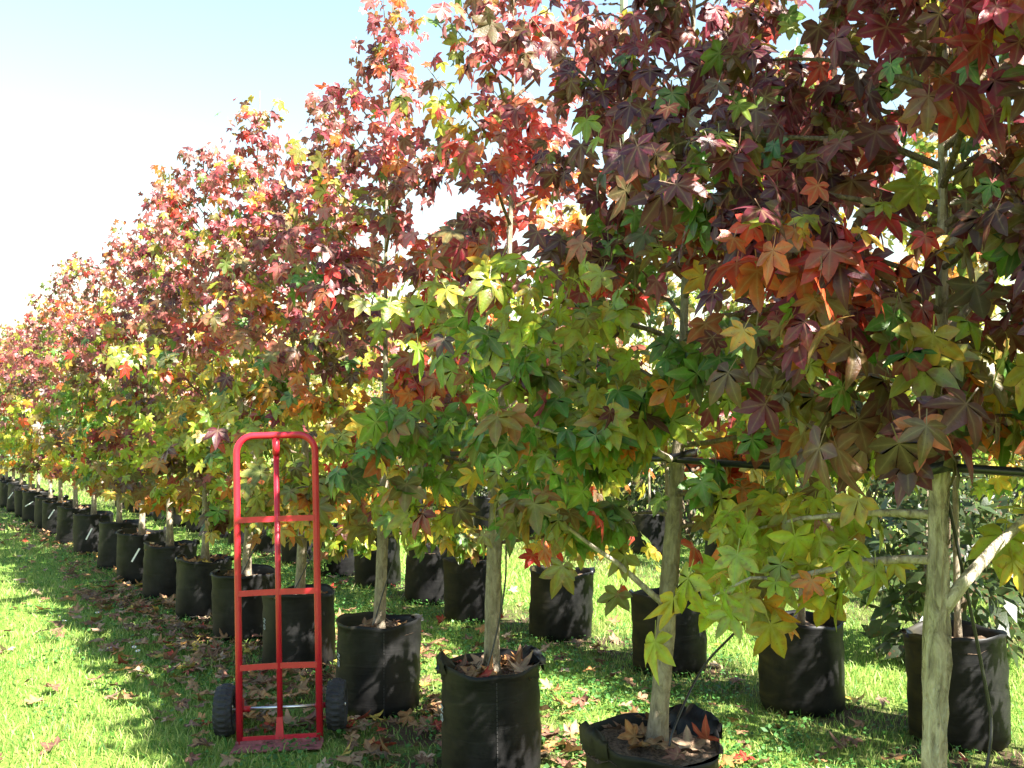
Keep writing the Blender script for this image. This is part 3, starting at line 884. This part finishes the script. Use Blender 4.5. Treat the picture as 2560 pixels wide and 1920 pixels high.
for k, (dx, dz, an) in {7: (-.20, .36, -.5), 9: (-.21, .35, -.45), 10: (-.05, .36, -.15), 11: (-.20, .36, -.55), 13: (-.20, .35, -1.0), 15: (-.2, .34, -.6)}.items():
    V = MB(); V.box((0, 0, 0), (.013, .002, .12))
    o = V.build("plant_tag", M_WHITE)
    o.location = (ROW1[k][0] + dx - .02, ROW1[k][1] - .16, dz); o.rotation_euler = (0, -an, .2)
    tag(o, f"white plastic strip tag hanging on the {ORD[k - 6]} bag left of the hand truck", "tag", "white plant tags")

# ------------------------------------------------------------------ rear hedge plants
def bamboo(x, y, h, seed, i):
    rng = np.random.default_rng(seed)
    t = empty("bamboo_clump", (x, y, 0)); tag(t, f"pale yellow-green bamboo clump behind the rows, {ORD[i]} from the right", "bamboo", "bamboo clumps behind the rows")
    c = MB(); P = []; D = []
    for j in range(34):
        bx, by = rng.normal(0, .34, 2); hh = h * rng.uniform(.7, 1.08); lx, ly = rng.normal(0, .16, 2)
        pts = [(bx + lx * q * q, by + ly * q * q, hh * q) for q in (0, .33, .66, 1)]
        c.tube(pts, [.009, .009, .007, .003], 5, cap=False)
        n = 26; q = rng.uniform(.22, 1, n)
        P.append(np.stack([bx + lx * q * q, by + ly * q * q, hh * q], 1) + rng.normal(0, .09, (n, 3)))
    tag(c.build("culms", M_CULM, t), kind="stuff")
    P = np.concatenate(P); n = len(P)
    d = norm(rng.normal(0, 1, (n, 3)) + np.array([0, 0, -.7])); nn = rng.normal(0, 1, (n, 3)) + np.array([0, 0, 1.0])
    V = np.array([(-.5, .3, 0), (.5, .3, 0), (0, 1, -.15), (0, 0, 0)]) * np.array([.12, 1, 1]); T = np.array([(3, 1, 0), (0, 1, 2)])
    col = np.array((.20, .26, .05)) * rng.uniform(.5, 1.5, (n, 1))
    o = join_leaves("leaves", [(V, T, np.zeros(4))], P, frames(d, nn), rng.uniform(.12, .2, n), col, np.zeros(n, int), M_LEAF, t); tag(o, kind="stuff")
def shrub(x, y, h, w, seed, i, where="behind the rows"):
    rng = np.random.default_rng(seed)
    t = empty("evergreen_shrub", (x, y, 0)); tag(t, f"dark glossy evergreen shrub {where}, {ORD[i % len(ORD)]} counted from the right", "shrub", "evergreen shrubs behind the rows")
    c = MB(); n = 900
    for j in range(7):
        a = rng.uniform(0, 6.28); e = (w * .6 * math.cos(a), w * .6 * math.sin(a), h * rng.uniform(.6, .95))
        c.tube([(0, 0, 0), (e[0] * .4, e[1] * .4, e[2] * .5), e], [.02, .014, .005], 5, cap=False)
    c.build("stem", M_TWIG, t)
    u = norm(rng.normal(0, 1, (n, 3))); rad = rng.uniform(.45, 1, n) ** .5 * (1 + .25 * np.sin(u[:, 0] * 5 + seed) * np.sin(u[:, 2] * 6))
    P = u * rad[:, None] * np.array([w, w, h * .5]) + np.array([0, 0, h * .52])
    P = P[P[:, 2] > .05]; n = len(P); u = norm(P - np.array([0, 0, h * .5]))
    V = np.array([(-.5, .45, 0), (.5, .45, 0), (0, 1, -.2), (0, 0, 0)]) * np.array([.45, 1, 1]); T = np.array([(3, 1, 0), (0, 1, 2)])
    col = np.array((.030, .075, .022)) * rng.uniform(.6, 1.7, (n, 1))
    o = join_leaves("leaves", [(V, T, np.zeros(4))], P, frames(norm(u + rng.normal(0, .6, (n, 3)) + np.array([0, 0, -.3])), u + rng.normal(0, .5, (n, 3)) + np.array([0, 0, .5])),
                    rng.uniform(.09, .17, n), col, np.zeros(n, int), M_LEAF, t); tag(o, kind="stuff")
ib = ish = 0
for i in range(17):
    x, y = 6.9 + U[0] * i * 1.15 + .3 * math.sin(i * 3.1), 6.6 + U[1] * i * 1.15 + .3 * math.cos(i * 2.3)
    if i % 3 == 1 or i > 13: shrub(x, y, 2.2 + .4 * math.sin(i * 1.3), .85, 700 + i, ish); ish += 1
    else: bamboo(x, y, 2.15 + .35 * math.sin(i * 1.9), 700 + i, ib); ib += 1
shrub(2.55, 5.9, 1.05, .45, 790, ish); ish += 1
for i in range(11):
    shrub(5.5 + U[0] * i * 1.25, 6.9 + U[1] * i * 1.25, 1.75 + .35 * math.sin(i * 2.1), .70, 820 + i, i, "between rear row and bamboo")

# ------------------------------------------------------------------ weeds in bags and lawn daisies
def weed(pos, h, n, col, seed, lab, wide=.12, lw=.035):
    rng = np.random.default_rng(seed)
    t = empty("weed", pos); tag(t, lab, "weed", "weeds")
    c = MB(); P = []; D = []
    for j in range(9):
        a = rng.uniform(0, 6.28); e = np.array([wide * math.cos(a) * rng.uniform(.2, 1), wide * math.sin(a) * rng.uniform(.2, 1), h * rng.uniform(.6, 1)])
        c.tube([(0, 0, 0), tuple(e * np.array([.35, .35, .55])), tuple(e)], [.003, .002, .001], 4, cap=False)
        q = rng.uniform(.25, 1, n // 9); P.append(e[None] * q[:, None] + rng.normal(0, .012, (len(q), 3)))
    c.build("stem", M_CULM, t)
    P = np.concatenate(P); m = len(P)
    V = np.array([(-.5, .5, 0), (.5, .5, 0), (0, 1, 0), (0, 0, 0)]) * np.array([.5, 1, 1]); T = np.array([(3, 1, 0), (0, 1, 2)])
    o = join_leaves("leaves", [(V, T, np.zeros(4))], P, frames(norm(rng.normal(0, 1, (m, 3)) + np.array([0, 0, .4])), rng.normal(0, .6, (m, 3)) + np.array([0, 0, 1.])), rng.uniform(.6, 1.2, m) * lw,
                    np.array(col) * rng.uniform(.7, 1.4, (m, 1)), np.zeros(m, int), M_GRASS, t); tag(o, kind="stuff")
weed((-.63, 7.93, .40), .34, 260, (.24, .33, .10), 1, "pale feathery weed sprouting from a second-row bag left of centre", .13, .025)
weed((.98, 5.62, .40), .20, 150, (.16, .26, .06), 2, "leafy weed in the bag behind the leaning tan trunk", .12, .03)
weed((.36, 6.55, .40), .16, 90, (.16, .26, .06), 3, "small weed in the sunlit bag with leaf shadows", .1, .03)
weed((-1.80, 9.2, .0), .42, 240, (.16, .28, .06), 4, "bushy green weed on the ground behind the hand truck", .3, .05)
weed((-2.55, 8.9, .0), .30, 200, (.17, .30, .06), 5, "low green weed between the rows at far left", .3, .05)
weed((1.13, 4.25, .0), .10, 30, (.06, .16, .04), 6, "small upright seedling in front of the bag behind drooping green leaves", .05, .04)
M_PETAL = simple_mat("daisy_petal", (.80, .80, .80), .6, .3, var=.05)
M_YOLK = simple_mat("daisy_centre", (.55, .38, .03), .7, .3)
rd = np.random.default_rng(31)
DA = [(-2.33, 6.15), (-2.26, 6.02), (-2.40, 6.0), (-2.20, 5.92), (-3.15, 7.0), (-3.05, 6.85), (-2.95, 7.15), (-3.6, 7.9)]
pm = MB()
for k in range(9):
    a = 2 * math.pi * k / 9
    c_, s_ = math.cos(a), math.sin(a)
    pm.add([(.003 * c_, .003 * s_, 0), (.010 * c_ - .003 * s_, .010 * s_ + .003 * c_, .002), (.016 * c_, .016 * s_, .001), (.010 * c_ + .003 * s_, .010 * s_ - .003 * c_, .002)], [(0, 1, 2, 3)])
PET = pm.mesh("petals", M_PETAL)
YO = MB().tube([(0, 0, -.001), (0, 0, .004)], [.0055, .004], 8).mesh("flower_centre", M_YOLK)
ST = MB().tube([(0, 0, -.06), (.002, 0, -.03), (0, 0, 0)], .001, 4, cap=False).mesh("stem", M_CULM)
for (x, y) in DA:
    t = empty("daisy", (x, y, .058)); t.rotation_euler = (rd.uniform(.1, .6), rd.uniform(-.3, .3), rd.uniform(0, 6))
    for nm, me in (("petals", PET), ("flower_centre", YO), ("stem", ST)): link(bpy.data.objects.new(nm, me), t)
    tag(t, "small white daisy in the lawn left of the bags", "daisy", "white daisies in the lawn")

# ------------------------------------------------------------------ fallen leaves
rf = np.random.default_rng(404)
DPAL = np.array([(.30, .155, .085), (.38, .17, .065), (.15, .07, .045), (.40, .25, .18), (.36, .035, .022), (.50, .33, .06), (.22, .09, .07), (.45, .20, .05)])
DW = np.array([.28, .15, .22, .13, .04, .05, .10, .03]); DW /= DW.sum()
bags_xy = np.array(list(ROW1.values()) + ROW2)
def scatter(n, u0, u1, ncen, nsd, ex=.24):
    u = rf.uniform(u0, u1, n); c = rf.normal(ncen, nsd, n)
    xy = u[:, None] * U[None] + c[:, None] * NV[None]
    dmin = np.min(np.linalg.norm(xy[:, None] - bags_xy[None], axis=2), axis=1)
    loc = xy - np.array([-1.0, 4.28])
    return xy[(dmin > ex) & ~((np.abs(loc[:, 0]) < .24) & (np.abs(loc[:, 1]) < .17))]
xy = np.concatenate([scatter(900, 1.5, 8.5, 2.05, .40), scatter(380, 8.5, 16, 1.95, .34), scatter(330, 1.5, 6.0, 2.65, .5), scatter(330, 4, 9, 1.6, .25), scatter(150, 2, 11, 3.6, .6), scatter(45, 2, 10, 1.1, .45)])
n = len(xy)
yaw = rf.uniform(0, 6.28, n); tilt = rf.normal(0, .22, (n, 2))
sc = rf.uniform(.05, .115, n)
zz = .012 + rf.uniform(0, .03, n) + .10 * sc
d = np.stack([np.cos(yaw), np.sin(yaw), tilt[:, 0]], 1); nn = np.stack([tilt[:, 1], tilt[:, 0], np.ones(n)], 1)
nn[rf.random(n) < .35] *= np.array([1, 1, -1])
ROT = frames(d, nn); POS = np.column_stack([xy, zz])
dci = rf.choice(8, p=DW, size=n)
col = DPAL[dci] * rf.uniform(.7, 1.25, (n, 1))
which = rf.integers(0, len(TPL_DRY), n)
px, py, dep = project(POS)
score = np.where((px > 0) & (px < 2212) & (py < 1659) & (dep > 0), sc / dep, -1)
order = np.argsort(-score)[:170]
rest = np.ones(n, bool); rest[order] = False
DNAME = ["brown", "orange-brown", "dark brown", "pinkish tan", "red", "yellow", "maroon-brown", "orange"]
BNAME = {0: "near the corky trunk", 1: "by the slumped bag", 2: "by the leaf-filled bag with curled handles", 3: "by the bag touching the truck wheel", 4: "by the bag seen through the hand truck", 5: "by the bag behind the truck left tube"}
def fallen_label(p, ci):
    cc = float(p[0] * NV[0] + p[1] * NV[1])
    k = min(ROW1, key=lambda q: (ROW1[q][0] - p[0]) ** 2 + (ROW1[q][1] - p[1]) ** 2)
    w = BNAME.get(k, f"by the {ORD[max(0, k - 6)]} bag left of the hand truck")
    side = "behind and right " if cc > 2.35 else "in front " if cc < 1.75 else "lying "
    return f"{DNAME[ci]} fallen leaf {side}{w}"
def place_leaf(p, Rm, s, c, w, lab, grp):
    o = bpy.data.objects.new("fallen_leaf", MESH_DRY[w])
    Mx = Matrix([list(Rm[r]) + [0] for r in range(3)] + [[0, 0, 0, 1]])
    o.matrix_basis = Matrix.Translation(p) @ Mx @ Matrix.Scale(float(s), 4)
    o.color = (*[float(x) for x in c], 1)
    link(o); tag(o, lab, "fallen leaf", grp)
for i in order:
    l = fallen_label(POS[i], dci[i]); place_leaf(POS[i], ROT[i], sc[i], col[i], which[i], l, "fallen leaves along the rows")
# leaves lying in the open bags
for k, cnt, lab in ((1, 12, "leaf lying on the bark chips in the slumped bag"), (2, 30, "leaf among the litter filling the bag with curled handles"), (3, 7, "leaf lying in the bag beside the right wheel")):
    for j in range(cnt):
        a = rf.uniform(0, 6.28); r_ = .165 * math.sqrt(rf.uniform(.12, 1)); ci_ = int(rf.choice(8, p=DW))
        p = (ROW1[k][0] + r_ * math.cos(a), ROW1[k][1] + r_ * math.sin(a), .390 + rf.uniform(0, .022))
        Rm = frames(np.array([[math.cos(a * 7), math.sin(a * 7), rf.normal(0, .3)]]), np.array([[rf.normal(0, .3), rf.normal(0, .3), 1]]))[0]
        place_leaf(p, Rm, rf.uniform(.07, .11), DPAL[ci_], int(rf.integers(0, 12)), DNAME[ci_] + ' ' + lab, "leaves lying in " + ("the slumped bag" if k == 1 else "the leaf-filled bag" if k == 2 else "the bag by the wheel"))
xs_ = []; 
for k in range(4, 16):
    for j in range(10):
        a = rf.uniform(0, 6.28); r_ = .17 * math.sqrt(rf.uniform(.1, 1)); xs_.append((ROW1[k][0] + r_ * math.cos(a), ROW1[k][1] + r_ * math.sin(a), .395 + rf.uniform(0, .02)))
xs_ = np.array(xs_); m = len(xs_)
ya = rf.uniform(0, 6.28, m)
R2_ = frames(np.stack([np.cos(ya), np.sin(ya), rf.normal(0, .3, m)], 1), np.stack([rf.normal(0, .3, m), rf.normal(0, .3, m), np.ones(m)], 1))
lit = join_leaves("leaf_litter", TPL_DRY, np.concatenate([POS[rest], xs_]), np.concatenate([ROT[rest], R2_]), np.concatenate([sc[rest], rf.uniform(.06, .1, m)]),
                  np.concatenate([col[rest], DPAL[rf.choice(8, p=DW, size=m)]]), np.concatenate([which[rest], rf.integers(0, 12, m)]), M_DRY)
tag(lit, "scattered brown leaf litter along the rows of bags", "leaf litter", None, "stuff")

# ------------------------------------------------------------------ grass and clover
rg = np.random.default_rng(55)
def grass_zone(z0, z1, dens, nseg, hmean, wid, xr=.85):
    A = xr * (z1 ** 2 - z0 ** 2); n = int(A * dens)
    z = np.sqrt(rg.uniform(z0 ** 2, z1 ** 2, n)); x = rg.uniform(-xr, xr, n) * z
    c = x * NV[0] + z * NV[1]
    pn = .5 + .5 * np.sin(x * 2.3 + 1.7 * np.sin(z * 1.3)) * np.sin(z * 1.9 + 1.3 * np.sin(x * 1.7))
    thin = np.zeros(n)
    for cc, w in ((2.15, .55), (3.85, .35)): thin = np.maximum(thin, np.exp(-((c - cc) / w) ** 2))
    keep = rg.random(n) > thin * .62
    x, z, pn, thin = x[keep], z[keep], pn[keep], thin[keep]
    dm = np.min((x[:, None] - bags_xy[None, :, 0]) ** 2 + (z[:, None] - bags_xy[None, :, 1]) ** 2, axis=1)
    k = (dm > .19 ** 2) & ~((np.abs(x + 1.0) < .20) & (np.abs(z - 4.30) < .075)); x, z, pn, thin = x[k], z[k], pn[k], thin[k]; n = len(x)
    h = hmean * rg.uniform(.5, 1.3, n) * (.75 + .5 * pn); h[rg.random(n) < .015] *= 1.9
    a = rg.uniform(0, 6.28, n); lean = rg.uniform(.25, 1.0, n) * h; la = rg.uniform(0, 6.28, n)
    wx, wy = np.cos(a) * wid / 2, np.sin(a) * wid / 2
    lx, ly = np.cos(la) * lean, np.sin(la) * lean
    B = np.stack([x, z, np.zeros(n)], 1); W = np.stack([wx, wy, 0 * wx], 1); Lv = np.stack([lx, ly, 0 * lx], 1); Hh = np.stack([0 * h, 0 * h, h], 1)
    if nseg == 2:
        V = np.stack([B - W, B + W, B - W * .8 + Lv * .35 + Hh * .6, B + W * .8 + Lv * .35 + Hh * .6, B + Lv + Hh * .95], 1)
        T = np.array([(0, 1, 3), (0, 3, 2), (2, 3, 4)])
    else:
        V = np.stack([B - W, B + W, B + Lv + Hh], 1); T = np.array([(0, 1, 2)])
    nv = V.shape[1]
    base = np.array((.19, .33, .055)); yel = np.array((.46, .47, .15)); dk = np.array((.055, .16, .022))
    t = np.clip(rg.normal(.30, .24, n) + .25 * (pn - .5), 0, 1)[:, None]
    col = base * (1 - t) + yel * t
    s = (rg.random(n) < .25)[:, None]; col = np.where(s, dk * rg.uniform(.8, 1.6, (n, 1)), col) * rg.uniform(.75, 1.25, (n, 1))
    st = (rg.random(n) < .05)[:, None]; col = np.where(st, np.array((.46, .40, .2)), col)
    return V.reshape(-1, 3), (T[None] + (np.arange(n) * nv)[:, None, None]).reshape(-1, 3), np.repeat(col, nv, axis=0)
VV = []; TT = []; CC = []; b = 0
for args in ((3.0, 7.0, 3300, 2, .036, .0046), (7.0, 13.0, 1200, 1, .040, .0085), (13.0, 30.0, 130, 1, .065, .024)):
    V, T, C = grass_zone(*args); VV.append(V); TT.append(T + b); CC.append(C); b += len(V)
me = tri_mesh("grass", np.concatenate(VV), np.concatenate(TT), M_GRASS, np.concatenate(CC), smooth=False)
go = link(bpy.data.objects.new("grass", me)); tag(go, "short mown green grass covering the ground", "grass", None, "stuff")
# clover and low weeds under the trees
nc = 800; cx = rg.uniform(1.5, 12, nc); cn = np.concatenate([rg.normal(2.2, .6, nc // 2), rg.normal(3.3, .5, nc - nc // 2)])
cc = cx[:, None] * U + cn[:, None] * NV
per = 34
P = np.repeat(cc, per, axis=0) + rg.normal(0, .07, (nc * per, 2)); n = len(P)
P = np.column_stack([P, rg.uniform(.012, .05, n)])
dm = np.min(np.linalg.norm(P[:, None, :2] - bags_xy[None], axis=2), axis=1); P = P[dm > .215]; n = len(P)
V = np.array([(0, -.5, 0), (.5, 0, .05), (0, .5, 0), (-.5, 0, .05)]); T = np.array([(0, 1, 2), (0, 2, 3)])
cl = join_leaves("clover", [(V, T, np.zeros(4))], P, frames(rg.normal(0, 1, (n, 3)) * np.array([1, 1, .3]), rg.normal(0, .45, (n, 3)) + np.array([0, 0, 1])), rg.uniform(.010, .026, n),
                 np.array((.065, .17, .035)) * rg.uniform(.6, 1.6, (n, 1)), np.zeros(n, int), M_GRASS)
tag(cl, "low clover and small weeds under the tree rows", "clover", None, "stuff")
